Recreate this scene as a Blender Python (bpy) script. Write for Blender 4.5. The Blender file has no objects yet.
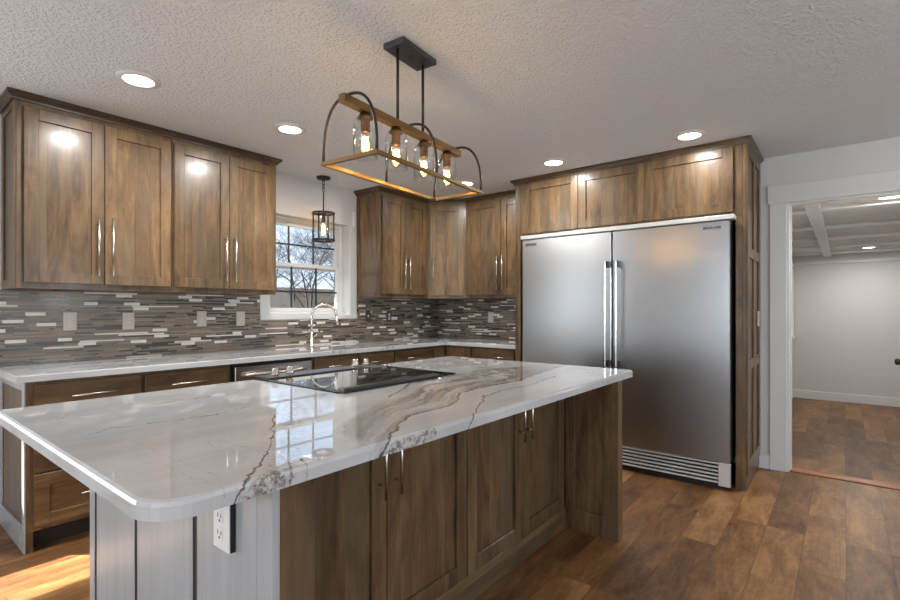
import bpy, bmesh, math, random
from mathutils import Vector, Matrix
random.seed(7)
D = bpy.data
SC = bpy.context.scene
C = SC.collection
PI = math.pi

# ------------------------------------------------------------------ camera, sky, sun, exposure
cam = D.cameras.new('camera'); cam.sensor_width = 36.0; cam.lens = 36.0 * 491.7 / 900.0
cam.shift_y = 9.16 / 900.0; cam.clip_start = 0.02; cam.clip_end = 300
co = D.objects.new('camera', cam); C.objects.link(co)
co.location = (0, 0, 1.2471); co.rotation_euler = (PI / 2, 0, math.radians(38.72 - 90))
SC.camera = co
SC.view_settings.view_transform = 'Standard'; SC.view_settings.look = 'None'
SC.view_settings.gamma = 1.0; SC.view_settings.use_curve_mapping = False
SC.view_settings.exposure = 0.55

w = D.worlds.new('sky'); SC.world = w; w.use_nodes = True
nt = w.node_tree; nt.nodes.clear()
wo = nt.nodes.new('ShaderNodeOutputWorld'); bg = nt.nodes.new('ShaderNodeBackground')
tc = nt.nodes.new('ShaderNodeTexCoord'); sx = nt.nodes.new('ShaderNodeSeparateXYZ'); rp = nt.nodes.new('ShaderNodeValToRGB')
nt.links.new(tc.outputs['Generated'], sx.inputs[0]); nt.links.new(sx.outputs['Z'], rp.inputs[0])
rp.color_ramp.elements[0].position = 0.0; rp.color_ramp.elements[0].color = (0.62, 0.74, 0.88, 1)
rp.color_ramp.elements[1].position = 0.6; rp.color_ramp.elements[1].color = (0.36, 0.56, 0.92, 1)
nt.links.new(rp.outputs[0], bg.inputs[0]); bg.inputs[1].default_value = 1.4
nt.links.new(bg.outputs[0], wo.inputs[0])

sun = D.lights.new('sun', 'SUN'); sun.energy = 22.0; sun.angle = math.radians(0.6); sun.color = (1.0, 0.95, 0.87)
so = D.objects.new('sun', sun); C.objects.link(so)
el = math.radians(40)
sd = Vector((0.63 * math.cos(el), -0.78 * math.cos(el), -math.sin(el)))
so.rotation_euler = sd.to_track_quat('-Z', 'Y').to_euler(); so.location = (-6, 10, 8)

def area(name, loc, target, sxx, syy, power, col):
    l = D.lights.new(name, 'AREA'); l.shape = 'RECTANGLE'; l.size = sxx; l.size_y = syy; l.energy = power; l.color = col
    o = D.objects.new(name, l); C.objects.link(o); o.location = loc
    o.rotation_euler = (Vector(target) - Vector(loc)).to_track_quat('-Z', 'Z').to_euler()
    return o
DAY = (0.93, 0.97, 1.0)
area('daylight_left_window', (-1.0, 4.05, 1.45), (-1.0, 0, 1.45), 2.4, 1.2, 26, DAY)
area('fill_side', (-4.15, 0.4, 1.4), (0, 0.4, 1.4), 3.4, 1.7, 24, DAY)  # added soft fill, no window known on this side
area('fill_back', (0.6, -4.15, 1.4), (0.6, 0, 1.4), 4.2, 1.7, 10, (0.94, 0.97, 1.0))  # added fill from behind the camera, its source is made up

# ------------------------------------------------------------------ node helpers
class NT:
    def __init__(self, name):
        self.m = D.materials.new(name); self.m.use_nodes = True
        self.t = self.m.node_tree; self.t.nodes.clear()
        self.out = self.n('ShaderNodeOutputMaterial')
    def n(self, kind, **kw):
        nd = self.t.nodes.new(kind)
        for k, v in kw.items(): setattr(nd, k, v)
        return nd
    def l(self, a, b): self.t.links.new(a, b)
    def put(self, sock, v):
        if isinstance(v, bpy.types.NodeSocket): self.l(v, sock)
        else: sock.default_value = v
    def math(self, op, a, b=0.0, c=0.0, clamp=False):
        nd = self.n('ShaderNodeMath', operation=op); nd.use_clamp = clamp
        self.put(nd.inputs[0], a); self.put(nd.inputs[1], b); self.put(nd.inputs[2], c)
        return nd.outputs[0]
    def sstep(self, v, a, b):
        nd = self.n('ShaderNodeMapRange', interpolation_type='SMOOTHSTEP')
        self.put(nd.inputs['Value'], v); self.put(nd.inputs['From Min'], a); self.put(nd.inputs['From Max'], b)
        return nd.outputs[0]
    def noise(self, vec, scale, detail=4.0, rough=0.55, dist=0.0):
        nd = self.n('ShaderNodeTexNoise'); self.put(nd.inputs['Vector'], vec); nd.inputs['Scale'].default_value = scale
        nd.inputs['Detail'].default_value = detail; nd.inputs['Roughness'].default_value = rough; nd.inputs['Distortion'].default_value = dist
        return nd.outputs[0]
    def mapv(self, vec, scale=(1, 1, 1), loc=(0, 0, 0), rot=(0, 0, 0)):
        nd = self.n('ShaderNodeMapping'); self.l(vec, nd.inputs['Vector'])
        nd.inputs['Scale'].default_value = scale; nd.inputs['Location'].default_value = loc; nd.inputs['Rotation'].default_value = rot
        return nd.outputs[0]
    def mix(self, f, a, b, blend='MIX'):
        nd = self.n('ShaderNodeMix', data_type='RGBA', blend_type=blend)
        self.put(nd.inputs['Factor'], f)
        for i, v in ((6, a), (7, b)):
            if isinstance(v, bpy.types.NodeSocket): self.l(v, nd.inputs[i])
            else: nd.inputs[i].default_value = (*v, 1)
        return nd.outputs[2]
    def ramp(self, f, stops):
        nd = self.n('ShaderNodeValToRGB'); self.l(f, nd.inputs[0]); e = nd.color_ramp.elements
        e[0].position, e[0].color = stops[0][0], (*stops[0][1], 1)
        e[1].position, e[1].color = stops[-1][0], (*stops[-1][1], 1)
        for p, c in stops[1:-1]:
            q = e.new(p); q.color = (*c, 1)
        return nd.outputs[0]
    def bsdf(self, col, rough=0.5, metal=0.0, coat=0.0, coat_r=0.1, spec=0.5, bump=None, bs=0.1, bd=0.01, **kw):
        b = self.n('ShaderNodeBsdfPrincipled')
        if isinstance(col, bpy.types.NodeSocket): self.l(col, b.inputs['Base Color'])
        else: b.inputs['Base Color'].default_value = (*col, 1)
        self.put(b.inputs['Roughness'], rough); b.inputs['Metallic'].default_value = metal
        b.inputs['Coat Weight'].default_value = coat; b.inputs['Coat Roughness'].default_value = coat_r
        b.inputs['Specular IOR Level'].default_value = spec
        for k, v in kw.items():
            b.inputs[k.replace('_', ' ')].default_value = v
        if bump is not None:
            bp = self.n('ShaderNodeBump'); bp.inputs['Strength'].default_value = bs; bp.inputs['Distance'].default_value = bd
            self.l(bump, bp.inputs['Height']); self.l(bp.outputs[0], b.inputs['Normal'])
        self.l(b.outputs[0], self.out.inputs[0]); self.b = b
        return self.m
    def objco(self, rnd=True):
        t = self.n('ShaderNodeTexCoord')
        if not rnd: return t.outputs['Object'], None
        oi = self.n('ShaderNodeObjectInfo')
        a = self.n('ShaderNodeVectorMath', operation='ADD')
        s = self.n('ShaderNodeVectorMath', operation='SCALE'); s.inputs[0].default_value = (37.1, 19.7, 53.3)
        self.l(oi.outputs['Random'], s.inputs['Scale'])
        self.l(t.outputs['Object'], a.inputs[0]); self.l(s.outputs[0], a.inputs[1])
        return a.outputs[0], oi.outputs['Random']

def plain(name, col, rough=0.5, metal=0.0, var=0.04, **kw):
    t = NT(name); v, r = t.objco(False)
    n = t.noise(v, 14.0, 3)
    c = t.mix(n, tuple(max(0, x * (1 - var)) for x in col), tuple(min(1, x * (1 + var)) for x in col))
    return t.bsdf(c, rough, metal, **kw)

def wood(name, grain='z', gain=1.0, tint=(1, 1, 1)):
    t = NT(name); v, rnd = t.objco(True)
    if grain == 'x': v = t.mapv(v, rot=(0, PI / 2, 0))
    if grain == 'y': v = t.mapv(v, rot=(PI / 2, 0, 0))
    sp = t.n('ShaderNodeSeparateXYZ'); t.l(v, sp.inputs[0])
    xy = t.math('ADD', sp.outputs[0], sp.outputs[1])
    bi = t.math('FLOOR', t.math('ADD', t.math('MULTIPLY', xy, 10.5), t.math('MULTIPLY', t.noise(t.mapv(v, (3, 3, 0.5)), 1.0, 2), 0.25)))
    wn = t.n('ShaderNodeTexWhiteNoise', noise_dimensions='1D'); t.l(bi, wn.inputs['W'])
    sh = t.n('ShaderNodeCombineXYZ'); t.l(t.math('MULTIPLY', wn.outputs[0], 7.0), sh.inputs[2]); t.l(t.math('MULTIPLY', wn.outputs[0], 3.0), sh.inputs[0])
    av = t.n('ShaderNodeVectorMath', operation='ADD'); t.l(v, av.inputs[0]); t.l(sh.outputs[0], av.inputs[1]); v2 = av.outputs[0]
    broad = t.noise(t.mapv(v2, (9, 9, 2.0)), 1.0, 5, 0.6, 1.2)
    mott = t.noise(t.mapv(v2, (22, 22, 9)), 1.0, 4, 0.65, 0.8)
    fine = t.noise(t.mapv(v2, (75, 75, 3.0)), 1.0, 5, 0.65, 0.3)
    f = t.math('ADD', t.math('MULTIPLY', broad, 0.60), t.math('MULTIPLY', fine, 0.20))
    f = t.math('ADD', f, t.math('MULTIPLY', mott, 0.16))
    f = t.math('ADD', f, t.math('MULTIPLY', t.math('SUBTRACT', wn.outputs[0], 0.5), 0.10))
    f = t.math('ADD', f, t.math('MULTIPLY', t.math('SUBTRACT', rnd, 0.5), 0.05))
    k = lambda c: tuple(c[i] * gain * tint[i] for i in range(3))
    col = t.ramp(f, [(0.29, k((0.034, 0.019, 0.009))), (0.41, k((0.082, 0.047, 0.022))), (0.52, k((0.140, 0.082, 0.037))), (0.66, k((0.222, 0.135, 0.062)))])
    grey = t.noise(t.mapv(v2, (3.2, 3.2, 1.2)), 1.0, 3)
    col = t.mix(t.math('MULTIPLY', t.sstep(grey, 0.45, 0.68), 0.6), col, k((0.108, 0.083, 0.052)))
    return t.bsdf(col, 0.40, coat=0.32, coat_r=0.20, spec=0.3, bump=fine, bs=0.06, bd=0.002)

def glare_wood(name):  # maple with pale window glare painted into its colour
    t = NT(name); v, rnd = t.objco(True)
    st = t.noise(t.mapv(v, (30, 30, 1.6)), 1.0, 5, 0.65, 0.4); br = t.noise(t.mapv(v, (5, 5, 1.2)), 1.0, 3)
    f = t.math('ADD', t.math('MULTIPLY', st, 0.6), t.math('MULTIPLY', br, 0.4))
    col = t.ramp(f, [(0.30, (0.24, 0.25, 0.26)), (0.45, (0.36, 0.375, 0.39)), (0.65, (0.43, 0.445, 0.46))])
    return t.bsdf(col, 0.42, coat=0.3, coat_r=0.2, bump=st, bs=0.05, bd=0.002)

def glass(name, tint=(0.96, 0.98, 0.98), glossy=1.0):
    t = NT(name)
    tr = t.n('ShaderNodeBsdfTransparent'); tr.inputs[0].default_value = (*tint, 1)
    gl = t.n('ShaderNodeBsdfGlossy'); gl.inputs['Roughness'].default_value = 0.01
    lw = t.n('ShaderNodeLayerWeight'); lw.inputs[0].default_value = 0.5
    fr = t.math('ADD', 0.05, t.math('MULTIPLY', t.math('POWER', lw.outputs['Facing'], 4.0), 0.75))
    mx = t.n('ShaderNodeMixShader'); t.l(t.math('MULTIPLY', fr, glossy), mx.inputs[0])
    t.l(tr.outputs[0], mx.inputs[1]); t.l(gl.outputs[0], mx.inputs[2]); t.l(mx.outputs[0], t.out.inputs[0])
    return t.m

def emit(name, col, s):
    t = NT(name); e = t.n('ShaderNodeEmission'); e.inputs[0].default_value = (*col, 1); e.inputs[1].default_value = s
    t.l(e.outputs[0], t.out.inputs[0]); return t.m

def quartz(name, island):
    t = NT(name); p, _ = t.objco(False)
    wn = t.n('ShaderNodeTexNoise'); t.l(p, wn.inputs['Vector']); wn.inputs['Scale'].default_value = 2.6; wn.inputs['Detail'].default_value = 3
    sub = t.n('ShaderNodeVectorMath', operation='SUBTRACT'); t.l(wn.outputs[1], sub.inputs[0]); sub.inputs[1].default_value = (0.5, 0.5, 0.5)
    sc = t.n('ShaderNodeVectorMath', operation='SCALE'); t.l(sub.outputs[0], sc.inputs[0]); sc.inputs['Scale'].default_value = 0.22
    w2 = t.n('ShaderNodeTexNoise'); t.l(p, w2.inputs['Vector']); w2.inputs['Scale'].default_value = 22; w2.inputs['Detail'].default_value = 4
    sub2 = t.n('ShaderNodeVectorMath', operation='SUBTRACT'); t.l(w2.outputs[1], sub2.inputs[0]); sub2.inputs[1].default_value = (0.5, 0.5, 0.5)
    sc2 = t.n('ShaderNodeVectorMath', operation='SCALE'); t.l(sub2.outputs[0], sc2.inputs[0]); sc2.inputs['Scale'].default_value = 0.035
    a1 = t.n('ShaderNodeVectorMath', operation='ADD'); t.l(p, a1.inputs[0]); t.l(sc.outputs[0], a1.inputs[1])
    a2 = t.n('ShaderNodeVectorMath', operation='ADD'); t.l(a1.outputs[0], a2.inputs[0]); t.l(sc2.outputs[0], a2.inputs[1])
    q = a2.outputs[0]
    s = t.n('ShaderNodeSeparateXYZ'); t.l(q, s.inputs[0]); x, y, z = s.outputs
    # the slab edge follows the surface: height folds into y
    y = t.math('ADD', y, t.math('MULTIPLY', z, 0.25)); 
    if island:
        y = t.math('SUBTRACT', y, 0.23)
    else:
        y = t.math('SUBTRACT', y, 0.23)
    speck = t.noise(p, 60.0, 5, 0.7)
    cloud = t.noise(t.mapv(q, (1.2, 4.0, 1)), 1.6, 4)
    col = t.mix(t.sstep(cloud, 0.35, 0.75), (0.54, 0.55, 0.56), (0.45, 0.455, 0.46))
    dark = (0.085, 0.074, 0.064); mid = (0.24, 0.21, 0.18)
    def line(a, b, c, width, strength, colr, lo=None, hi=None):
        nonlocal col
        v = t.math('ABSOLUTE', t.math('ADD', t.math('ADD', t.math('MULTIPLY', x, a), t.math('MULTIPLY', y, b)), -c))
        m = t.math('SUBTRACT', 1.0, t.sstep(v, width * 0.25, width))
        if lo is not None: m = t.math('MULTIPLY', m, t.sstep(x, lo - 0.05, lo + 0.05))
        if hi is not None: m = t.math('MULTIPLY', m, t.math('SUBTRACT', 1.0, t.sstep(x, hi - 0.05, hi + 0.05)))
        m = t.math('MULTIPLY', t.math('MULTIPLY', m, strength), t.sstep(speck, 0.25, 0.55))
        col = t.mix(m, col, colr)
    def band(slope, c, hw0, grow, x0, lo, hi, strength):
        nonlocal col
        tt = t.math('ADD', t.math('SUBTRACT', y, t.math('MULTIPLY', x, slope)), -c)
        hw = t.math('ADD', hw0, t.math('MULTIPLY', t.math('MAXIMUM', t.math('SUBTRACT', x, x0), 0.0), grow))
        r = t.math('DIVIDE', t.math('ABSOLUTE', tt), hw)
        m = t.math('SUBTRACT', 1.0, t.sstep(r, 0.75, 1.05))
        m = t.math('MULTIPLY', m, t.sstep(x, lo, lo + 0.12))
        if hi is not None: m = t.math('MULTIPLY', m, t.math('SUBTRACT', 1.0, t.sstep(x, hi - 0.2, hi)))
        cb = t.n('ShaderNodeCombineXYZ'); t.l(t.math('MULTIPLY', x, 1.6), cb.inputs[0]); t.l(t.math('MULTIPLY', tt, 15.0), cb.inputs[1])
        st = t.noise(cb.outputs[0], 1.0, 6, 0.62, 0.4)
        flow = t.math('MULTIPLY', t.math('ADD', t.math('MULTIPLY', t.sstep(st, 0.40, 0.60), 0.85), 0.12), strength)
        flow = t.math('MULTIPLY', flow, t.math('ADD', 0.55, t.math('MULTIPLY', t.sstep(speck, 0.3, 0.6), 0.45)))
        col = t.mix(t.math('MULTIPLY', m, flow), col, mid)
        e = t.math('SUBTRACT', 1.0, t.sstep(t.math('ABSOLUTE', t.math('SUBTRACT', r, 0.92)), 0.012, 0.05))
        e = t.math('MULTIPLY', t.math('MULTIPLY', e, t.sstep(x, lo, lo + 0.05)), t.sstep(speck, 0.35, 0.6))
        if hi is not None: e = t.math('MULTIPLY', e, t.math('SUBTRACT', 1.0, t.sstep(x, hi - 0.2, hi)))
        col = t.mix(t.math('MULTIPLY', e, 0.55), col, dark)
    if island:
        nn = t.n('ShaderNodeTexNoise'); t.l(p, nn.inputs['Vector']); nn.inputs['Scale'].default_value = 13; nn.inputs['Detail'].default_value = 5; nn.inputs['Roughness'].default_value = 0.65
        ns = t.n('ShaderNodeVectorMath', operation='SUBTRACT'); t.l(nn.outputs[1], ns.inputs[0]); ns.inputs[1].default_value = (0.5, 0.5, 0.5)
        nm = t.n('ShaderNodeVectorMath', operation='MULTIPLY'); t.l(ns.outputs[0], nm.inputs[0]); nm.inputs[1].default_value = (0.055, 0.055, 0.0)
        na = t.n('ShaderNodeVectorMath', operation='ADD'); t.l(p, na.inputs[0]); t.l(nm.outputs[0], na.inputs[1])
        sq = t.n('ShaderNodeSeparateXYZ'); t.l(na.outputs[0], sq.inputs[0])
        X = sq.outputs[0]; Y = t.math('ADD', sq.outputs[1], t.math('SUBTRACT', sq.outputs[2], 0.914))
        fl = t.n('ShaderNodeCombineXYZ'); t.l(X, fl.inputs[0]); t.l(Y, fl.inputs[1]); F2 = fl.outputs[0]
        XN = t.math('MULTIPLY', t.math('SUBTRACT', X, 0.3), 0.4)
        def curve(pts):
            fc = t.n('ShaderNodeFloatCurve'); t.l(XN, fc.inputs['Value'])
            cv = fc.mapping.curves[0]
            if pts[0][0] > 0.31: pts = [(0.3, pts[0][1]), *pts]
            if pts[-1][0] < 2.79: pts = [*pts, (2.8, pts[-1][1])]
            q_ = [((x_ - 0.3) / 2.5, y_ / 3) for x_, y_ in pts]
            cv.points[0].location = q_[0]; cv.points[1].location = q_[-1]
            for c_ in q_[1:-1]: cv.points.new(*c_)
            for c_ in cv.points: c_.handle_type = 'VECTOR'
            fc.mapping.update(); return t.math('MULTIPLY', fc.outputs[0], 3.0)
        def lines(specs, colr, brk):
            nonlocal col
            best = None
            for pts, wd in specs:
                pp = list(pts)
                pp = [(pp[0][0] - 0.012, 2.9)] + pp + [(pp[-1][0] + 0.012, 2.9)]
                v_ = t.math('DIVIDE', t.math('ABSOLUTE', t.math('SUBTRACT', Y, curve(pp))), wd)
                best = v_ if best is None else t.math('MINIMUM', best, v_)
            m = t.math('MULTIPLY', t.math('SUBTRACT', 1.0, t.sstep(best, 0.35, 1.0)), t.sstep(speck, *brk))
            col = t.mix(t.math('MULTIPLY', m, 0.9), col, colr)
        lo_ = curve([(.80, .83), (.907, .922), (1.008, 1.003), (1.127, 1.069), (1.276, 1.063), (1.388, 1.089), (1.551, 1.188), (1.711, 1.203), (2.014, 1.183), (2.3, 1.24), (2.75, 1.30)])
        up_ = curve([(.80, 1.02), (.905, 1.13), (1.05, 1.21), (1.2, 1.28), (1.39, 1.386), (1.62, 1.521), (1.8, 1.523), (2.2, 1.55), (2.36, 1.50), (2.75, 1.38)])
        r = t.math('DIVIDE', t.math('SUBTRACT', Y, lo_), t.math('SUBTRACT', up_, lo_))
        ins = t.math('MULTIPLY', t.sstep(r, -0.03, 0.05), t.math('SUBTRACT', 1.0, t.sstep(r, 0.88, 1.08)))
        ins = t.math('MULTIPLY', ins, t.sstep(X, 0.80, 0.86))
        cb = t.n('ShaderNodeCombineXYZ'); t.l(t.math('MULTIPLY', X, 1.5), cb.inputs[0]); t.l(t.math('MULTIPLY', r, 4.2), cb.inputs[1])
        st = t.noise(cb.outputs[0], 1.0, 6, 0.66, 0.5)
        cb2 = t.n('ShaderNodeCombineXYZ'); t.l(t.math('MULTIPLY', X, 5.0), cb2.inputs[0]); t.l(t.math('MULTIPLY', r, 26.0), cb2.inputs[1])
        st2 = t.noise(cb2.outputs[0], 1.0, 4, 0.7)
        flow = t.math('ADD', t.math('MULTIPLY', t.sstep(st, 0.38, 0.58), 0.75), t.math('MULTIPLY', t.sstep(st2, 0.42, 0.62), 0.35), clamp=True)
        amt = t.math('MULTIPLY', t.math('MULTIPLY', ins, flow), t.math('ADD', 0.62, t.math('MULTIPLY', t.sstep(X, 1.15, 1.6), 0.36)))
        col = t.mix(amt, col, (0.185, 0.160, 0.135))
        dk = t.math('MULTIPLY', t.math('MULTIPLY', ins, t.sstep(st2, 0.60, 0.72)), t.sstep(st, 0.44, 0.60))
        col = t.mix(t.math('MULTIPLY', dk, 0.85), col, (0.075, 0.064, 0.054))
        mid_ = t.math('SUBTRACT', 1.0, t.sstep(t.math('ABSOLUTE', t.math('SUBTRACT', r, 0.52)), 0.05, 0.12))
        col = t.mix(t.math('MULTIPLY', t.math('MULTIPLY', mid_, ins), t.math('MULTIPLY', t.sstep(X, 1.45, 1.65), 0.7)), col, (0.52, 0.50, 0.48))
        low = [(.80, .82), (.907, .922), (1.008, 1.003), (1.127, 1.069), (1.276, 1.063), (1.388, 1.089), (1.551, 1.188), (1.711, 1.203), (2.014, 1.183), (2.3, 1.24), (2.75, 1.30)]
        c1 = [(.42, .80), (.476, .879), (.542, .952), (.623, 1.043), (.709, 1.163), (.863, 1.398), (.993, 1.582)]
        lines([([(x_ + 0.05, y_ - 0.02) for x_, y_ in c1], 0.075), ([(.36, 2.19), (.788, 2.178), (1.25, 2.144)], 0.03),
               ([(1.98, 1.98), (2.216, 2.01), (2.609, 2.031), (2.74, 2.03)], 0.04), ([(2.0, 1.86), (2.173, 1.816), (2.328, 1.76), (2.74, 1.70)], 0.02)], (0.30, 0.27, 0.24), (0.32, 0.75))
        lines([([(.44, .81), (.50, .865), (.58, .90)], 0.035), ([(.80, .83), (.90, .87), (1.06, .885)], 0.028)], (0.15, 0.12, 0.095), (0.42, 0.60))
        lines([(c1, 0.0055), (low, 0.0075), ([(1.30, 1.34), (1.62, 1.521), (1.8, 1.523), (2.2, 1.55), (2.36, 1.50), (2.75, 1.38)], 0.006),
               ([(1.20, .86), (1.31, .945), (1.446, 1.017), (1.553, 1.078), (1.72, 1.094), (1.9, 1.08), (2.24, 1.12)], 0.005)], dark, (0.2, 0.45))
        lines([([(.565, .82), (.60, .925), (.62, .94)], 0.012), ([(.615, .82), (.640, .925), (.66, .96)], 0.012),
               ([(.40, 1.547), (.479, 1.606), (.546, 1.58), (.627, 1.56), (.75, 1.55), (.9, 1.60)], 0.004), ([(.40, 1.85), (.646, 1.871), (.90, 1.89)], 0.004)], dark, (0.38, 0.6))
    else:
        band(-0.01, 3.34, 0.10, 0.0, 0, 0.9, None, 0.75)
        band(0.02, 3.62, 0.07, 0.0, 0, 0.5, None, 0.5)
        band(0.03, 3.08, 0.05, 0.0, 0, 3.8, None, 0.5)
    return t.bsdf(col, 0.03, spec=0.62, coat=0.30, coat_r=0.015)

def planks(name):
    t = NT(name); p, _ = t.objco(False)
    b = t.n('ShaderNodeTexBrick'); b.offset = 0.37; b.offset_frequency = 3
    t.l(t.mapv(p, loc=(0.31, -0.526 + 0.178 * 12, 0)), b.inputs['Vector'])
    b.inputs['Color1'].default_value = (0, 0, 0, 1); b.inputs['Color2'].default_value = (1, 1, 1, 1); b.inputs['Mortar'].default_value = (0.5, 0.5, 0.5, 1)
    b.inputs['Scale'].default_value = 1; b.inputs['Mortar Size'].default_value = 0.0012; b.inputs['Mortar Smooth'].default_value = 0.1
    b.inputs['Brick Width'].default_value = 1.22; b.inputs['Row Height'].default_value = 0.178
    tone = t.n('ShaderNodeSeparateColor'); t.l(b.outputs['Color'], tone.inputs[0]); tone = tone.outputs[0]
    off = t.n('ShaderNodeCombineXYZ'); t.l(t.math('MULTIPLY', tone, 31.0), off.inputs[0]); t.l(t.math('MULTIPLY', tone, 17.0), off.inputs[2])
    a = t.n('ShaderNodeVectorMath', operation='ADD'); t.l(p, a.inputs[0]); t.l(off.outputs[0], a.inputs[1]); v = a.outputs[0]
    broad = t.noise(t.mapv(v, (2.2, 7.0, 1)), 1.0, 5, 0.6, 0.8)
    fine = t.noise(t.mapv(v, (7, 70, 1)), 1.0, 5, 0.65)
    mott = t.noise(t.mapv(v, (20, 48, 1)), 1.0, 5, 0.8)
    f = t.math('ADD', t.math('MULTIPLY', broad, 0.6), t.math('MULTIPLY', fine, 0.26))
    f = t.math('ADD', f, t.math('MULTIPLY', t.math('SUBTRACT', tone, 0.5), 0.17))
    f = t.math('ADD', f, t.math('MULTIPLY', mott, 0.30))
    col = t.ramp(f, [(0.36, (0.034, 0.015, 0.006)), (0.48, (0.118, 0.053, 0.020)), (0.60, (0.210, 0.100, 0.037)), (0.74, (0.35, 0.182, 0.066))])
    wear = t.noise(t.mapv(v, (3, 9, 1)), 1.0, 6, 0.7)
    col = t.mix(t.math('MULTIPLY', t.sstep(wear, 0.56, 0.74), 0.30), col, (0.23, 0.135, 0.070))
    col = t.mix(t.math('MULTIPLY', b.outputs['Fac'], 0.75), col, (0.03, 0.016, 0.009))
    return t.bsdf(col, t.math('ADD', 0.30, t.math('MULTIPLY', fine, 0.18)), spec=0.35, bump=t.math('SUBTRACT', fine, t.math('MULTIPLY', b.outputs['Fac'], 1.5)), bs=0.12, bd=0.003)

def paint(name, col, rough=0.6, scale=0, strength=0.0, dist=0.003):
    t = NT(name); p, _ = t.objco(False)
    c = t.mix(t.noise(p, 1.3, 3), tuple(x * 0.97 for x in col), tuple(min(1, x * 1.02) for x in col))
    if scale:
        n = t.noise(p, scale, 3, 0.55); n = t.sstep(n, 0.42, 0.66)
        return t.bsdf(c, rough, bump=n, bs=strength, bd=dist)
    return t.bsdf(c, rough)

def steel(name, col, rough, axis='z', var=0.12):
    t = NT(name); p, _ = t.objco(False)
    s = {'z': (9, 9, 0.6), 'x': (0.6, 9, 9), 'y': (9, 0.6, 9)}[axis]
    n = t.noise(t.mapv(p, s), 1.0, 4)
    r = t.math('ADD', rough, t.math('MULTIPLY', t.math('SUBTRACT', n, 0.5), var * 0.25))
    return t.bsdf(col, r, 1.0)

M = dict(
    wall=paint('wall_paint', (0.62, 0.61, 0.595), 0.6, 60, 0.05), ceil=paint('ceiling_texture_paint', (0.76, 0.785, 0.81), 0.55, 62, 0.9, 0.005),
    white=paint('white_trim_paint', (0.66, 0.655, 0.64), 0.4), wallgrey=paint('room_wall_paint', (0.60, 0.585, 0.56), 0.6),
    floor=planks('walnut_planks'), wood=wood('stained_maple'), woodx=wood('stained_maple_across', 'x'), woody=wood('stained_maple_deep', 'y'),
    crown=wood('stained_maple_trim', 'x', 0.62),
    glarewood=glare_wood('maple_painted_glare'),
    darkcore=plain('dark_brown_core', (0.040, 0.030, 0.024), 0.5),
    toe=plain('dark_kick', (0.03, 0.024, 0.018), 0.6), grout=plain('grout', (0.11, 0.105, 0.095), 0.8),
    nickel=steel('brushed_nickel', (0.66, 0.62, 0.57), 0.26), steel=steel('stainless', (0.40, 0.40, 0.405), 0.28, 'y', 0.05),
    steelx=steel('stainless_bright', (0.62, 0.62, 0.62), 0.2, 'y', 0.05), alu=plain('satin_aluminium', (0.62, 0.62, 0.61), 0.42, 0.55), dw=steel('dishwasher_steel', (0.50, 0.48, 0.46), 0.26, 'x', 0.05),
    black=plain('black_gap', (0.008, 0.008, 0.008), 0.5), bglass=plain('black_ceramic_glass', (0.008, 0.009, 0.010), 0.03, coat=0.6, coat_r=0.01),
    bronze=plain('dark_bronze', (0.055, 0.042, 0.032), 0.4, 0.7), brass=plain('aged_brass', (0.27, 0.165, 0.062), 0.38, 0.85),
    socket=plain('antique_brass_socket', (0.075, 0.045, 0.022), 0.4, 0.8), canopy=plain('gunmetal', (0.11, 0.11, 0.115), 0.3, 0.8),
    jar=glass('clear_jar_glass'), pane=glass('window_pane', (0.97, 0.985, 0.985), 0.8), bulbg=glass('bulb_glass', (1.0, 0.93, 0.8), 0.8),
    fil=emit('filament', (1.0, 0.52, 0.16), 60.0), led=emit('led_lens', (1.0, 0.95, 0.87), 9.0),
    plate=plain('almond_plate', (0.50, 0.455, 0.41), 0.4), plateface=plain('almond_receptacle', (0.62, 0.58, 0.53), 0.35), wplate=plain('white_plate', (0.80, 0.80, 0.79), 0.35),
    slot=plain('dark_slot', (0.05, 0.045, 0.04), 0.5), muntin=plain('dark_muntin', (0.02, 0.02, 0.022), 0.45),
    vinyl=plain('white_vinyl', (0.68, 0.68, 0.67), 0.35), quartz_i=quartz('veined_quartz_island', True), quartz_b=quartz('veined_quartz_counter', False),
    copper=wood('reddish_threshold', 'y', 1.6, (1.35, 0.8, 0.55)), ground=plain('dry_grass', (0.040, 0.035, 0.030), 0.95, var=0.4, spec=0.0),
    bark=plain('grey_bark', (0.045, 0.040, 0.038), 0.85, var=0.25), sun_shade=paint('sun_shade_paint', (0.7, 0.7, 0.7)), sink=plain('white_sink', (0.72, 0.72, 0.71), 0.25),
    chrome=plain('chrome', (0.72, 0.72, 0.72), 0.12, 1.0), rail=plain('dark_steel_trim', (0.045, 0.045, 0.046), 0.3, 0.6), hill=plain('far_thicket', (0.15, 0.125, 0.105), 0.95, var=0.35))

# ------------------------------------------------------------------ mesh helpers
def B(bm, x0, y0, z0, x1, y1, z1, bev=0.0, mi=0):
    x0, x1 = min(x0, x1), max(x0, x1); y0, y1 = min(y0, y1), max(y0, y1); z0, z1 = min(z0, z1), max(z0, z1)
    vs = [bm.verts.new(p) for p in ((x0, y0, z0), (x1, y0, z0), (x1, y1, z0), (x0, y1, z0), (x0, y0, z1), (x1, y0, z1), (x1, y1, z1), (x0, y1, z1))]
    fs = [bm.faces.new([vs[i] for i in f]) for f in ((0, 3, 2, 1), (4, 5, 6, 7), (0, 1, 5, 4), (1, 2, 6, 5), (2, 3, 7, 6), (3, 0, 4, 7))]
    for f in fs: f.material_index = mi
    if bev:
        es = list({e for f in fs for e in f.edges})
        r = bmesh.ops.bevel(bm, geom=es, offset=bev, segments=1, affect='EDGES', profile=0.5)
        for f in r['faces']: f.material_index = mi
    return vs

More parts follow.
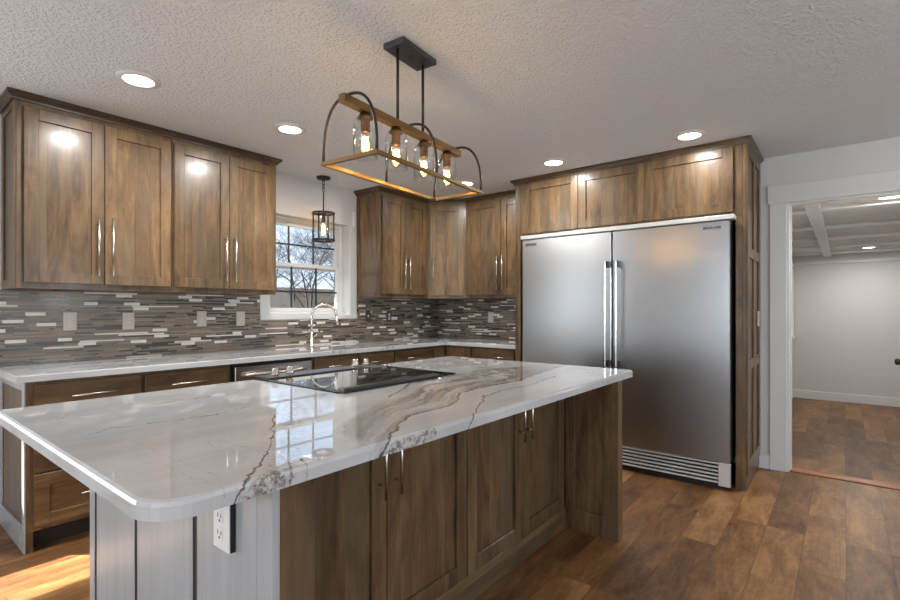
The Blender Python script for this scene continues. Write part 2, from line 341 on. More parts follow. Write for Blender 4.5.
def tube(bm, pts, r, seg=10, cap=True, closed=False, mi=0, smooth=True):
    pts = [Vector(p) for p in pts]; n = len(pts); rs = r if isinstance(r, (list, tuple)) else [r] * n
    rings = []; up = None
    for i, p in enumerate(pts):
        a = pts[(i - 1) % n] if (i > 0 or closed) else p; b = pts[(i + 1) % n] if (i < n - 1 or closed) else p
        t = (b - a).normalized()
        if up is None:
            up = Vector((0, 0, 1)) if abs(t.z) < 0.9 else Vector((1, 0, 0))
        s = t.cross(up)
        if s.length < 1e-6: s = t.cross(Vector((0, 1, 0)))
        s.normalize(); up = s.cross(t).normalized()
        rings.append([bm.verts.new(p + (s * math.cos(2 * PI * k / seg) + up * math.sin(2 * PI * k / seg)) * rs[i]) for k in range(seg)])
    m = n if closed else n - 1
    for i in range(m):
        A, Bq = rings[i], rings[(i + 1) % n]
        for k in range(seg):
            f = bm.faces.new((A[k], Bq[k], Bq[(k + 1) % seg], A[(k + 1) % seg])); f.smooth = smooth; f.material_index = mi
    if cap and not closed:
        f = bm.faces.new(rings[0]); f.material_index = mi
        f = bm.faces.new(list(reversed(rings[-1]))); f.material_index = mi

def lathe(bm, prof, cx=0, cy=0, seg=24, mi=0, smooth=True, flat=False):
    rings = []
    for r, z in prof:
        if r < 1e-6: rings.append([bm.verts.new((cx, cy, z))])
        else: rings.append([bm.verts.new((cx + r * math.cos(2 * PI * k / seg), cy + r * math.sin(2 * PI * k / seg), z)) for k in range(seg)])
    for a, b in zip(rings, rings[1:]):
        for k in range(seg):
            k2 = (k + 1) % seg
            if len(a) == 1 and len(b) == 1: continue
            if len(a) == 1: vs = (a[0], b[k2], b[k])
            elif len(b) == 1: vs = (a[k], a[k2], b[0])
            else: vs = (a[k], a[k2], b[k2], b[k])
            f = bm.faces.new(vs); f.smooth = smooth; f.material_index = mi

def prism(bm, poly, z0, z1, ch=0.0):
    """vertical prism over a plan outline, optional chamfer on the top rim"""
    n = len(poly)
    def inset(d):
        out = []
        for i in range(n):
            p0, p1, p2 = Vector(poly[i - 1]), Vector(poly[i]), Vector(poly[(i + 1) % n])
            e1 = (p1 - p0).normalized(); e2 = (p2 - p1).normalized()
            n1 = Vector((-e1.y, e1.x)); n2 = Vector((-e2.y, e2.x)); b = (n1 + n2); b.normalize()
            out.append(p1 + b * d / max(0.3, b.dot(n1)))
        return out
    lv = [(poly, z0), (poly, z1 - ch)] if ch else [(poly, z0), (poly, z1)]
    if ch:
        lv += [(inset(ch * 0.3), z1 - ch * 0.3), (inset(ch), z1)]
    rings = [[bm.verts.new((p[0], p[1], z)) for p in pl] for pl, z in lv]
    for a, b in zip(rings, rings[1:]):
        for i in range(n): bm.faces.new((a[i], a[(i + 1) % n], b[(i + 1) % n], b[i]))
    bm.faces.new(rings[-1]); bm.faces.new(list(reversed(rings[0])))

def arc(cx, cy, r, a0, a1, n=8):
    return [(cx + r * math.cos(math.radians(a0 + (a1 - a0) * i / n)), cy + r * math.sin(math.radians(a0 + (a1 - a0) * i / n))) for i in range(n + 1)]

def obj(name, bm, mats, parent=None, loc=(0, 0, 0), rot=(0, 0, 0), label=None):
    me = D.meshes.new(name); bmesh.ops.recalc_face_normals(bm, faces=bm.faces[:]); bm.to_mesh(me); bm.free()
    for m in (mats if isinstance(mats, (list, tuple)) else [mats]): me.materials.append(M[m] if isinstance(m, str) else m)
    o = D.objects.new(name, me); C.objects.link(o); o.location = loc; o.rotation_euler = rot
    if parent: o.parent = parent
    if label: o['label'] = label
    return o
def tag(o, label, cat, group=None, kind=None):
    o['label'] = label; o['category'] = cat
    if group: o['group'] = group
    if kind: o['kind'] = kind
    return o
def thing(name, label, cat, loc=(0, 0, 0), rotz=0.0, group=None):
    o = D.objects.new(name, None); C.objects.link(o); o.location = loc; o.rotation_euler = (0, 0, rotz); o.empty_display_size = 0.1
    return tag(o, label, cat, group)
def struct(name, bm, m, label=None):
    o = obj(name, bm, m); o['kind'] = 'structure'
    if label: o['label'] = label
    return o
def dup(root, loc, rotz=None, label=None, group=None):
    r = root.copy(); C.objects.link(r); r.location = loc
    if rotz is not None: r.rotation_euler = (0, 0, rotz)
    if label: r['label'] = label
    if group: r['group'] = group
    for ch in list(root.children):
        c = ch.copy(); C.objects.link(c); c.parent = r
        for g in list(ch.children):
            d = g.copy(); C.objects.link(d); d.parent = c
    return r
def nb(): return bmesh.new()
def box1(*a, bev=0.0):
    b = nb(); B(b, *a, bev=bev); return b

# ------------------------------------------------------------------ room shell
YW, XW, ZC = 3.834, 4.558, 2.43
XL, YB = -4.0, -4.0
DR = -0.18                                                       # the next room lies one step down
struct('floor', box1(XL - 0.1, YB - 0.1, -0.08, XW + 0.07, YW + 0.14, 0), 'floor')
struct('ceiling', box1(XL - 0.1, YB - 0.1, ZC, XW + 0.12, YW + 0.2, ZC + 0.08), 'ceil')
def wall_open(axis, p0, p1, a0, a1, z0, z1, holes):
    b = nb(); cuts = sorted({a0, a1, *[h[0] for h in holes], *[h[1] for h in holes]})
    for u, v in zip(cuts, cuts[1:]):
        hs = [h for h in holes if h[0] <= u + 1e-6 and h[1] >= v - 1e-6]
        zs = [(z0, z1)] if not hs else [(z0, hs[0][2]), (hs[0][3], z1)]
        for za, zb in zs:
            if zb - za > 1e-4:
                if axis == 'x': B(b, u, p0, za, v, p1, zb)
                else: B(b, p0, u, za, p1, v, zb)
    return b
WX0, WX1, WZ0, WZ1 = 2.313, 3.184, 1.195, 2.077
struct('wall_back', wall_open('x', YW, YW + 0.2, XL - 0.1, XW + 0.12, 0, ZC, [(WX0, WX1, WZ0, WZ1), (-2.2, 0.2, 0.83, 2.05)]), 'wall')
struct('wall_right', wall_open('y', XW, XW + 0.12, YB - 0.1, YW, 0, ZC, [(-0.47, 0.345, -0.01, 2.062)]), 'wall')
struct('wall_left', wall_open('y', XL - 0.15, XL, YB - 0.1, YW, 0, ZC, [(-1.3, 2.1, 0.5, 2.2)]), 'wall')
struct('wall_front', wall_open('x', YB - 0.15, YB, XL, XW, 0, ZC, [(-1.5, 2.7, 0.5, 2.2)]), 'wall')

def window(name, x0, x1, z0, z1, y, cols, sashes, label):
    """double hung unit in the back wall: frame with a sash above another, panes and dark muntins as parts"""
    t = D.objects.new(name, None); C.objects.link(t); t['kind'] = 'structure'; t['label'] = label; t.location = (0, 0, 0)
    b = nb(); fw = 0.032
    B(b, x0, y, z0, x0 + fw, y + 0.09, z1, 0.003); B(b, x1 - fw, y, z0, x1, y + 0.09, z1, 0.003)
    B(b, x0 + fw, y, z1 - fw, x1 - fw, y + 0.09, z1, 0.003); B(b, x0 + fw, y, z0, x1 - fw, y + 0.09, z0 + fw * 0.8, 0.003)
    obj('window_frame', b, 'vinyl', t)
    for (sz0, sz1, yy, hz, vx) in sashes:
        b = nb(); s = 0.036; a0, a1 = x0 + fw, x1 - fw
        B(b, a0, yy, sz0, a0 + s, yy + 0.03, sz1, 0.003); B(b, a1 - s, yy, sz0, a1, yy + 0.03, sz1, 0.003)
        B(b, a0 + s, yy, sz1 - s, a1 - s, yy + 0.03, sz1, 0.003); B(b, a0 + s, yy, sz0, a1 - s, yy + 0.03, sz0 + s, 0.003)
        so_ = obj('window_sash', b, 'vinyl', t)
        obj('pane', box1(a0 + s, yy + 0.013, sz0 + s, a1 - s, yy + 0.017, sz1 - s), 'pane', so_)
        b = nb()
        for x in vx: B(b, x - 0.008, yy + 0.004, sz0 + s, x + 0.008, yy + 0.0125, sz1 - s)
        B(b, a0 + s, yy + 0.0035, hz - 0.008, a1 - s, yy + 0.0123, hz + 0.008)
        obj('muntin', b, 'muntin', so_, label='dark grid bars')
    return t
window('window_1', WX0, WX1, WZ0, WZ1, YW + 0.10, 3,
       [(1.615, 2.046, YW + 0.145, 1.843, (2.60, 2.868)), (1.222, 1.672, YW + 0.108, 1.408, (2.605, 2.872))],
       'white double-hung kitchen window with dark grid bars over the sink')
window('window_2', -2.2, 0.2, 0.83, 2.05, YW + 0.10, 3,
       [(1.42, 2.02, YW + 0.145, 1.72, ()), (0.86, 1.46, YW + 0.108, 1.36, ())],
       'wide double-hung window in the back wall beyond the cabinets')
# flat trim round the kitchen window opening
b = nb()
B(b, WX0 - 0.09, YW - 0.012, 1.165, WX0, YW, 1.40, 0.002); B(b, WX1, YW - 0.012, 1.165, WX1 + 0.085, YW, 2.07, 0.002)
B(b, WX0 - 0.09, YW - 0.016, 1.155, WX1 + 0.09, YW + 0.09, 1.1945, 0.003)
struct('trim_1', b, 'white', 'white window stool and flat side trim')

# ---- doorway trim, threshold, baseboards
b = nb()
B(b, XW - 0.018, 0.345, 0, XW, 0.452, 2.06, 0.002); B(b, XW - 0.024, -0.62, 2.06, XW, 0.465, 2.20, 0.002)
B(b, XW - 0.018, -0.577, 0, XW, -0.47, 2.06, 0.002)
struct('trim_2', b, 'white', 'white flat casing and header round the doorway')
b = nb(); B(b, XW, 0.327, 0.0, XW + 0.12, 0.345, 2.062); B(b, XW, -0.47, 0.0, XW + 0.12, -0.452, 2.062); B(b, XW, -0.452, 2.044, XW + 0.12, 0.327, 2.062)
B(b, XW + 0.06, 0.317, 0.0, XW + 0.095, 0.327, 2.044)
struct('trim_3', b, 'white', 'white jamb lining the doorway')
b = nb(); tube(b, [(XW + 0.002, 0.336, 0.925), (XW + 0.002, 0.336, 0.945)], 0.006, 8)
struct('trim_4', box1(XW + 0.015, -0.452, -0.085, XW + 0.14, 0.327, 0.008, bev=0.004), 'copper', 'reddish wood threshold strip in the doorway')
b.free()
struct('baseboard_right', box1(XW - 0.014, 0.452, 0, XW, 0.526, 0.108, bev=0.003), 'white')
struct('baseboard_front', box1(XL, YB, 0, XW, YB + 0.014, 0.108), 'white')
struct('baseboard_left', box1(XL, YB + 0.014, 0, XL + 0.014, YW, 0.108), 'white')

# ---- the sunken room beyond
X2, Y2, Z2 = 9.68, 0.66, 2.01
struct('floor.001', box1(XW + 0.121, -3.2, DR - 0.05, X2 + 0.1, Y2 + 0.1, DR), 'floor')
struct('ceiling.001', box1(XW + 0.121, -3.2, 2.09, X2 + 0.1, Y2 + 0.1, 2.15), 'wallgrey')
struct('wall_far', box1(X2, -3.1, DR, X2 + 0.1, Y2, 2.09), 'wallgrey')
b = nb(); B(b, XW + 0.121, Y2, DR, 8.75, Y2 + 0.1, 2.09); B(b, 9.6, Y2, DR, X2 + 0.1, Y2 + 0.1, 2.09)
B(b, 8.75, Y2, DR, 9.6, Y2 + 0.1, 0.85); B(b, 8.75, Y2, 1.90, 9.6, Y2 + 0.1, 2.09)
struct('wall_side', b, 'wallgrey')
struct('wall_near', box1(XW + 0.121, -3.2, DR, X2 + 0.1, -3.1, 2.09), 'wallgrey')
b = nb()
B(b, 8.66, Y2 - 0.03, 0.80, 8.75, Y2, 1.98, 0.004); B(b, 9.58, Y2 - 0.03, 0.80, 9.67, Y2, 1.98, 0.004); B(b, 8.75, Y2 - 0.03, 1.89, 9.58, Y2, 1.98, 0.004); B(b, 8.6, Y2 - 0.05, 0.78, 9.675, Y2, 0.82, 0.004)
o = struct('window_3', b, 'white', 'narrow slice of a white framed window in the far room')
obj('pane', box1(8.75, Y2 + 0.04, 0.85, 9.58, Y2 + 0.045, 1.89), 'pane', o)
obj('sun_block', box1(8.752, Y2 + 0.055, 0.852, 9.578, Y2 + 0.06, 1.888), 'white', o)  # opaque sheet added to keep the sun out of the far room
struct('baseboard_far', box1(X2 - 0.015, -3.1, DR, X2, Y2, DR + 0.13, bev=0.004), 'white')
struct('baseboard_side', box1(XW + 0.125, Y2 - 0.015, DR, X2 - 0.015, Y2, DR + 0.13, bev=0.004), 'white')
b = nb()
B(b, XW + 0.121, 0.15, 2.06, X2, 0.25, 2.09, 0.003)
struct('trim_5', b, 'white', 'long white ceiling batten running away through the far room')
bx = [5.12, 6.28, 7.30, 8.30, 9.15]
b = nb()
for x in bx:
    B(b, x - 0.05, -3.1, 2.062, x + 0.05, 0.149, 2.09, 0.003); B(b, x - 0.05, 0.251, 2.062, x + 0.05, Y2, 2.09, 0.003)
struct('trim_6', b, 'white', 'white cross battens on the ceiling of the far room')
struct('trim_7', box1(X2 - 0.03, -3.1, 1.955, X2, Y2, 2.0, bev=0.004), 'white', 'white crown strip on the far wall')

# door ajar just beyond the doorway, black knob in view
dr = D.objects.new('door_1', None); C.objects.link(dr); dr['kind'] = 'structure'; dr['label'] = 'white door opened into the far room with a black knob'
dr.location = (4.71, -0.475, DR + 0.015); dr.rotation_euler = (0, 0, math.atan2(0.055, 0.75))
b = nb(); B(b, 0, -0.036, 0, 0.79, 0, 2.02, 0.002)
for za, zb in ((0.15, 0.95), (1.1, 1.9)):
    B(b, 0.12, 0.0, za, 0.67, 0.006, zb, 0.004)
obj('door_leaf', b, 'white', dr)
b = nb(); pk = [(0.0, 0.0), (0.026, 0.0), (0.027, 0.006), (0.011, 0.012), (0.010, 0.062), (0.022, 0.069), (0.028, 0.079), (0.026, 0.092), (0.014, 0.100), (0.0, 0.102)]
lathe(b, pk, seg=20); bmesh.ops.rotate(b, verts=b.verts[:], cent=(0, 0, 0), matrix=Matrix.Rotation(-PI / 2, 3, 'X'))
obj('door_knob', b, 'bronze', dr, (0.72, 0.0, 0.982), label='black round door knob')

# ------------------------------------------------------------------ outside
def hill_z(y): return -0.5 + max(0, y - 8) * 0.088
b = nb(); NX, NY = 28, 20
grid = []
for j in range(NY + 1):
    row = []
    for i in range(NX + 1):
        x = -40 + 120 * i / NX; y = 4.3 + 60 * (j / NY) ** 1.4
        z = hill_z(y) + random.uniform(-0.05, 0.05)
        row.append(b.verts.new((x, y, z)))
    grid.append(row)
for j in range(NY):
    for i in range(NX): b.faces.new((grid[j][i], grid[j][i + 1], grid[j + 1][i + 1], grid[j + 1][i]))
struct('ground', b, 'ground', 'dry grassy slope outside the window')
struct('added_eave', box1(XL - 0.6, YW + 0.2, 2.30, 6.0, YW + 1.05, 2.36), 'sun_shade', 'white eave slab added out of view to cut the sun')  # unseen overhang added to block the higher sun rays

def tree(x, y, h, seed, label, twigs=5, spread=0.55, group=None):
    rnd = random.Random(seed); b = nb()
    def grow(p, d, L, r, lev):
        n = 4 if lev < 2 else 3; pts = [p.copy()]; rs = [r]; q = p.copy(); dd = d.copy()
        for i in range(n):
            dd = (dd + Vector((rnd.uniform(-1, 1), rnd.uniform(-1, 1), rnd.uniform(-0.4, 0.6))) * 0.16).normalized()
            q = q + dd * L / n; pts.append(q.copy()); rs.append(r * (1 - 0.62 * (i + 1) / n))
        tube(b, pts, rs, 6 if lev < 2 else 4 if lev < 3 else 3, cap=False)
        if lev >= 4: return
        k = (8, 6, 5, twigs)[lev]
        for i in range(k):
            f = 0.22 + 0.78 * (i + rnd.random()) / k
            idx = min(n - 1, int(f * n)); a = pts[idx].lerp(pts[idx + 1], f * n - idx)
            side = Vector((rnd.gauss(0, 1), rnd.gauss(0, 1), rnd.uniform(-0.2, 0.7))); side.normalize()
            nd = (dd * (1 - spread) + side * spread).normalized()
            grow(a, nd, L * rnd.uniform(0.42, 0.66), max(0.0035, rs[idx] * 0.5), lev + 1)
    z = hill_z(y) - 0.1
    grow(Vector((0, 0, 0)), Vector((rnd.uniform(-.1, .1), 0, 1)).normalized(), h * 0.50, h * 0.0090, 0)
    o = obj('bare_tree', b, 'bark', None, (x, y, z)); tag(o, label, 'tree', group)
    return o
tree(11.0, 15.6, 6.0, 33, 'small leafless tree standing nearest to the window, behind the left panes', 8, 0.62)
tree(15.2, 21.3, 7.5, 3, 'leafless tree in the middle panes, second from the window', 8, 0.66)
tree(21.6, 27.5, 9.0, 47, 'leafless tree in the right panes beside the pendant lantern', 8, 0.64)
t0 = tree(24.0, 36.0, 10.0, 21, 'leafless trees on the slope further from the window', 7, 0.6, 'bare trees on the far slope')
for i, (x, y, a) in enumerate([(33.5, 42, 1.1), (31, 50, 2.6), (43, 54, 4.0), (38, 62, 0.4)]):
    dup(t0, (x, y, hill_z(y) - 0.1), a)

# ------------------------------------------------------------------ cabinet pieces
def shaker(w, h, st=0.064, t=0.02, rec=0.0125, panel=True):
    """frame-and-panel door in local x (width), z (height), front towards -y"""
    b = nb(); e = 0.0018
    B(b, 0, -t, 0, st, 0, h, e); B(b, w - st, -t, 0, w, 0, h, e)
    B(b, st, -t, h - st, w - st, 0, h, e); B(b, st, -t, 0, w - st, 0, st, e)
    B(b, st, -t + rec, st, w - st, -0.002, h - st)
    return b
def slab(w, h, t=0.02): return box1(0, -t, 0, w, 0, h, bev=0.003)
def bar_pull(L, vertical=True, off=0.034, r=0.0058):
    b = nb()
    if vertical:
        tube(b, [(0, -off, 0), (0, -off, L)], r, 10)
        for z in (0.045, L - 0.045): tube(b, [(0, 0, z), (0, -off, z)], r * 0.8, 8)
    else:
        tube(b, [(0, -off, 0), (L, -off, 0)], r, 10)
        for x in (0.035, L - 0.035): tube(b, [(x, 0, 0), (x, -off, 0)], r * 0.8, 8)
    return b
def add_door(parent, x, z, w, h, handle=None, hz=None, hl=0.35, y=0.0, mat='wood', label=None):
    d = obj('door', shaker(w, h), mat, parent, (x, y, z), label=label)
    if handle: obj('handle', bar_pull(hl), 'nickel', d, (handle, -0.02, hz), label='brushed nickel bar pull')
    return d
def add_drawer(parent, x, z, w, h, hx, hl, y=0.0, panel=False, hz=None):
    d = obj('drawer', shaker(w, h) if panel else slab(w, h), 'woodx', parent, (x, y, z))
    obj('handle', bar_pull(hl, False), 'nickel', d, (hx - hl / 2, -0.02, h / 2 if hz is None else hz), label='brushed nickel bar pull')
    return d
def side_frame(dep, h, st=0.05, t=0.006):
    """frame-and-panel end, local x = depth (front to back), z height, outward -y"""
    b = nb(); B(b, 0, -t, 0, st, 0, h, 0.001); B(b, dep - st, -t, 0, dep, 0, h, 0.001); B(b, st, -t, 0, dep - st, 0, st, 0.001); B(b, st, -t, h - st, dep - st, 0, h, 0.001)
    return b
def upper(loc, rotz, w, h, dep, doors, label, end=None):
    """wall cabinet; origin at the left lower front corner of its face frame"""
    t = thing('upper_cabinet', label, 'cabinet', loc, rotz, 'wall cabinets')
    obj('cabinet_box', box1(0.0008, 0, 0, w - 0.0008, dep, h, bev=0.0015), 'wood', t)
    for (x, ww, hx) in doors: add_door(t, x, 0.033, ww, h - 0.076, hx, 0.051)
    if end == 'left':
        obj('end_panel', side_frame(dep - 0.005, h), 'wood', t, (0, dep - 0.003, 0), (0, 0, -PI / 2))
    return t
ZU, HU, DU = 1.362, 2.40 - 1.362, 0.334
YU = YW - DU                                                       # face plane of the wall cabinets
upper((0.606, YU, ZU), 0, 0.792, HU, DU - 0.001, [(0.031, 0.373, 0.337), (0.408, 0.375, 0.033)], 'wide two-door wall cabinet at the far left, over the two leftmost outlets', 'left')
upper((1.398, YU, ZU), 0, 0.772, HU, DU - 0.001, [(0.009, 0.376, 0.342), (0.389, 0.353, 0.031)], 'two-door wall cabinet just left of the window, its edge overlapping the window')
upper((3.279, YU, ZU), 0, 0.707, HU, DU - 0.001, [(0.02, 0.320, 0.290), (0.344, 0.327, 0.034)], 'two-door wall cabinet just right of the window with a pale lit end', 'left')
XU = XW - 0.334
# diagonal corner cabinet
cx0, cy0, cx1, cy1 = 3.987, YU, XU, 3.166
ang = math.atan2(cy1 - cy0, cx1 - cx0); cw = math.hypot(cx1 - cx0, cy1 - cy0)
t = thing('corner_cabinet', 'single-door wall cabinet set diagonally across the corner', 'cabinet', (cx0, cy0, ZU), 0, 'wall cabinets')
b = nb(); prism(b, [(0.001, 0), (cx1 - cx0, cy1 - cy0 + 0.001), (XW - cx0 - 0.001, cy1 - cy0 + 0.001), (XW - cx0 - 0.001, YW - cy0 - 0.001), (0.001, YW - cy0 - 0.001)], 0, HU)
obj('cabinet_box', b, 'wood', t)
d = obj('door', shaker(cw - 0.05, HU - 0.076), 'wood', t, (0.025 * math.cos(ang), 0.025 * math.sin(ang), 0.033), (0, 0, ang))
obj('handle', bar_pull(0.35), 'nickel', d, (0.034, -0.02, 0.051), label='brushed nickel bar pull')
upper((XU, cy1, ZU), -PI / 2, cy1 - 2.366, HU, 0.333, [(0.022, 0.431, 0.401), (0.457, 0.328, 0.031)], 'two-door wall cabinet on the right wall beside the tall refrigerator surround')

def crown(name, path, label, z0=2.385, z1=ZC - 0.001, side=1, parent=None):
    """stepped cornice along a plan polyline; projects to the side given"""
    prof = [(0.0, 0.0), (0.010, 0.0), (0.012, 0.010), (0.028, 0.024), (0.033, 0.026), (0.033, z1 - z0), (0.0, z1 - z0)]
    b = nb(); n = len(path); rings = []
    for i, p in enumerate(path):
        p = Vector(p); dirs = []
        if i > 0: dirs.append((p - Vector(path[i - 1])).normalized())
        if i < n - 1: dirs.append((Vector(path[i + 1]) - p).normalized())
        ns = [Vector((d_.y, -d_.x)) * side for d_ in dirs]
        m = ns[0] if len(ns) == 1 else (ns[0] + ns[1]).normalized() / max(0.3, (ns[0] + ns[1]).normalized().dot(ns[0]))
        rings.append([b.verts.new((p.x + m.x * o_, p.y + m.y * o_, z0 + zz)) for o_, zz in prof])
    for a, c in zip(rings, rings[1:]):
        for k in range(len(prof)):
            k2 = (k + 1) % len(prof); b.faces.new((a[k], a[k2], c[k2], c[k]))
    b.faces.new(rings[0]); b.faces.new(list(reversed(rings[-1])))
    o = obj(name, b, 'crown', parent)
    if not parent: tag(o, label, 'crown molding', 'crown mouldings')
    return o
g = 0.0008
crown('crown_molding', [(0.606 - g - 0.006, YW - 0.002), (0.606 - g - 0.006, YU - g), (2.17 + g, YU - g), (2.17 + g, YW - 0.002)], 'dark crown moulding along the top of the cabinets left of the window')
crown('crown_molding', [(3.279 - g - 0.006, YW - 0.002), (3.279 - g - 0.006, YU - g), (cx0, cy0 - g), (cx1 - g, cy1), (XU - g, 2.410)], 'dark crown moulding bending round the corner cabinets right of the window')

# ------------------------------------------------------------------ refrigerator surround
FX, FY0, FY1 = 3.91, 0.527, 2.364
t = thing('refrigerator_surround', 'tall wood surround with three overhead doors enclosing the steel refrigerator and freezer', 'cabinet', (FX, FY1, 0), -PI / 2)
W = FY1 - FY0; DP = XW - FX - 0.001
b = nb(); B(b, 0, 0, 0, 0.02, DP, 2.40, 0.0015); B(b, 0.0203, 0.0, 0.0, 0.056, 0.02, 1.892, 0.0015); obj('side_panel', b, 'wood', t)
b = nb(); B(b, W - 0.02, 0, 0, W, DP, 2.40, 0.0015); B(b, W - 0.062, 0.0, 0.0, W - 0.0203, 0.02, 1.892, 0.0015)
B(b, W, 0.0, 0.10, W + 0.012, 0.07, 2.384, 0.001); B(b, W, DP - 0.08, 0.1, W + 0.012, DP, 2.384, 0.001); B(b, W, 0.285, 0.10, W + 0.012, 0.355, 2.384, 0.001)
for z0_, z1_ in ((0.10, 0.19), (0.825, 0.895), (1.61, 1.68), (2.32, 2.384)):
    B(b, W, 0.07, z0_, W + 0.0115, DP - 0.08, z1_, 0.001)
obj('side_panel', b, 'wood', t, label='panelled outer side facing the doorway')
b = nb(); B(b, 0.021, 0.0, 1.893, W - 0.021, DP, 2.40, 0.001); obj('cabinet_box', b, 'wood', t)
for x, ww in ((0.078, 0.540), (0.622, 0.536), (1.162, 0.600)):
    obj('door', shaker(ww, 0.455, 0.066), 'wood', t, (x, 0, 1.925))
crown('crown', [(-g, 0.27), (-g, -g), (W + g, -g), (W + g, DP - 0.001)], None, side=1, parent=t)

# ------------------------------------------------------------------ steel refrigerator and freezer
def text(name, body, size, mat, parent, loc, rot, ext=0.0006):
    cu = D.curves.new(name, 'FONT'); cu.body = body; cu.size = size; cu.extrude = ext; cu.offset = 0.0011; cu.align_x = 'CENTER'; cu.align_y = 'CENTER'; cu.space_character = 1.08
    tmp = D.objects.new('tmp', cu); C.objects.link(tmp); bpy.context.view_layer.update()
    me = D.meshes.new_from_object(tmp.evaluated_get(bpy.context.evaluated_depsgraph_get())); D.objects.remove(tmp)
    me.materials.clear(); me.materials.append(M[mat]); o = D.objects.new(name, me); C.objects.link(o); o.parent = parent; o.location = loc; o.rotation_euler = rot
    return o
def fridge(y0, y1, hside, lgx, label):
    """column refrigerator facing -x; local x runs from y1 towards y0"""
    t = thing('refrigerator', label, 'refrigerator', (3.793, y1, 0.0), -PI / 2, 'twin steel columns')
    w_ = y1 - y0
    obj('body', box1(0.004, 0.07, 0.19, w_ - 0.004, 0.74, 1.855, bev=0.003), 'black', t)
    obj('door', box1(0.001, 0, 0.195, w_ - 0.001, 0.066, 1.857, bev=0.006), 'steel', t)
    hx = w_ - 0.028 if hside else 0.050
    b = nb(); B(b, hx - 0.010, -0.078, 0.80, hx + 0.010, -0.058, 1.622, 0.006)
    h = obj('handle', b, 'steelx', t, label='tall steel bar handle')
    for z in (0.80, 1.572): 
        obj('bracket', box1(hx - 0.0095, -0.0585, z, hx + 0.0095, 0.0, z + 0.05, bev=0.002), 'rail', h)
    bd = obj('badge', box1(lgx - 0.052, -0.003, 1.797, lgx + 0.052, -0.0004, 1.822, bev=0.001), 'steelx', t, label='small maker badge')
    text('lettering', 'FRIGIDAIRE', 0.0200, 'black', bd, (lgx, -0.0032, 1.8095), (PI / 2, 0, 0))
    return t
fridge(1.4235, 2.224, True, 0.089, 'steel refrigerator column whose badge sits at its upper left corner')
fridge(0.605, 1.4165, False, 0.702, 'steel refrigerator column nearest to the doorway, badge at its upper right corner')
b = nb(); B(b, 3.778, 0.577, 1.8585, 3.885, 2.231, 1.8905, 0.003)
tag(obj('trim_strip', b, 'alu'), 'bright steel trim strip capping the two refrigerator columns', 'trim')
gr = thing('vent_grille', 'louvred steel vent grille along the floor under the refrigerator columns', 'grille', (3.80, 2.224, 0), -PI / 2)
GW = 2.224 - 0.605
obj('backing', box1(0.0, 0.03, 0.0, GW, 0.05, 0.186), 'black', gr)
b = nb()
for i in range(6):
    z = 0.046 + i * 0.026
    B(b, 0.072, 0.0, z, GW - 0.072, 0.024, z + 0.011, 0.002)
obj('louver', b, 'alu', gr)
obj('end_block', box1(0, -0.004, 0.03, 0.072, 0.03, 0.192, bev=0.003), 'alu', gr); obj('end_block', box1(GW - 0.072, -0.004, 0.03, GW, 0.03, 0.192, bev=0.003), 'alu', gr)
obj('center_block', box1(GW * 0.5 + 0.03, -0.002, 0.04, GW * 0.5 + 0.20, 0.0275, 0.186, bev=0.002), 'steelx', gr) if False else None

# ------------------------------------------------------------------ base cabinets along the walls
YD = 3.245; YF = 3.225                                             # box front / door front
def base(x0, x1, label, build, loc=None, rotz=0, dep=None, end=None):
    t = thing('base_cabinet', label, 'cabinet', loc or (x0, YD, 0), rotz, 'base cabinets'); w_ = x1 - x0; dep = dep or (YW - YD - 0.002)
    b = nb(); B(b, 0.0008, 0, 0.105, w_ - 0.0008, dep, 0.8775, 0.001)
    obj('cabinet_box', b, 'wood', t); obj('toe_kick', box1(0.0008, 0.07, 0, w_ - 0.0008, 0.09, 0.105), 'toe', t)
    build(t, w_); return t
def b1(t, w_):
    add_drawer(t, 0.030, 0.715, 0.494, 0.145, 0.255, 0.21)
    add_drawer(t, 0.030, 0.405, 0.494, 0.302, 0.255, 0.13, panel=True); add_drawer(t, 0.030, 0.125, 0.494, 0.272, 0.255, 0.13, panel=True)
    b = nb(); B(b, 0.001, 0, 0, 0.03, 0.07, 0.1045); obj('foot', b, 'wood', t)
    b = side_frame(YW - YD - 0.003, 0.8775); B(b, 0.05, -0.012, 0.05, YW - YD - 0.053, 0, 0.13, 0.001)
    obj('end_panel', b, 'glarewood', t, (0, YW - YD - 0.003, 0), (0, 0, -PI / 2))  # cabinet wood, pale glare painted on this end too
def b2(t, w_):
    add_drawer(t, 0.010, 0.715, 0.500, 0.145, 0.24, 0.21)
    add_door(t, 0.010, 0.125, 0.248, 0.582, 0.215, 0.21, 0.35); add_door(t, 0.262, 0.125, 0.248, 0.582, 0.033, 0.21, 0.35)
base(0.600, 1.132, 'three-drawer base cabinet at the open left end of the wall run', b1)
base(1.132, 1.668, 'base cabinet with one drawer left of the dishwasher', b2)
def sinkb(t, w_):
    add_drawer(t, 0.018, 0.715, 0.424, 0.145, 0.21, 0.21); add_drawer(t, 0.475, 0.715, 0.406, 0.145, 0.19, 0.19)
    add_door(t, 0.018, 0.125, 0.424, 0.582, 0.39, 0.21, 0.35); add_door(t, 0.475, 0.125, 0.406, 0.582, 0.034, 0.21, 0.35)
def b3(t, w_):
    add_drawer(t, 0.010, 0.715, 0.528, 0.145, 0.235, 0.22); add_drawer(t, 0.010, 0.42, 0.528, 0.287, 0.26, 0.22, panel=True); add_drawer(t, 0.010, 0.125, 0.528, 0.287, 0.26, 0.22, panel=True)
base(2.320, 3.210, 'sink base cabinet with two false drawers under the faucet', sinkb)
base(3.210, 3.757, 'base cabinet with drawers right of the sink base', b3)
XD = 3.965
t = thing('corner_base_cabinet', 'base cabinet filling the inner corner below the diagonal wall cabinet', 'cabinet', (3.757, YD, 0), 0, 'base cabinets')
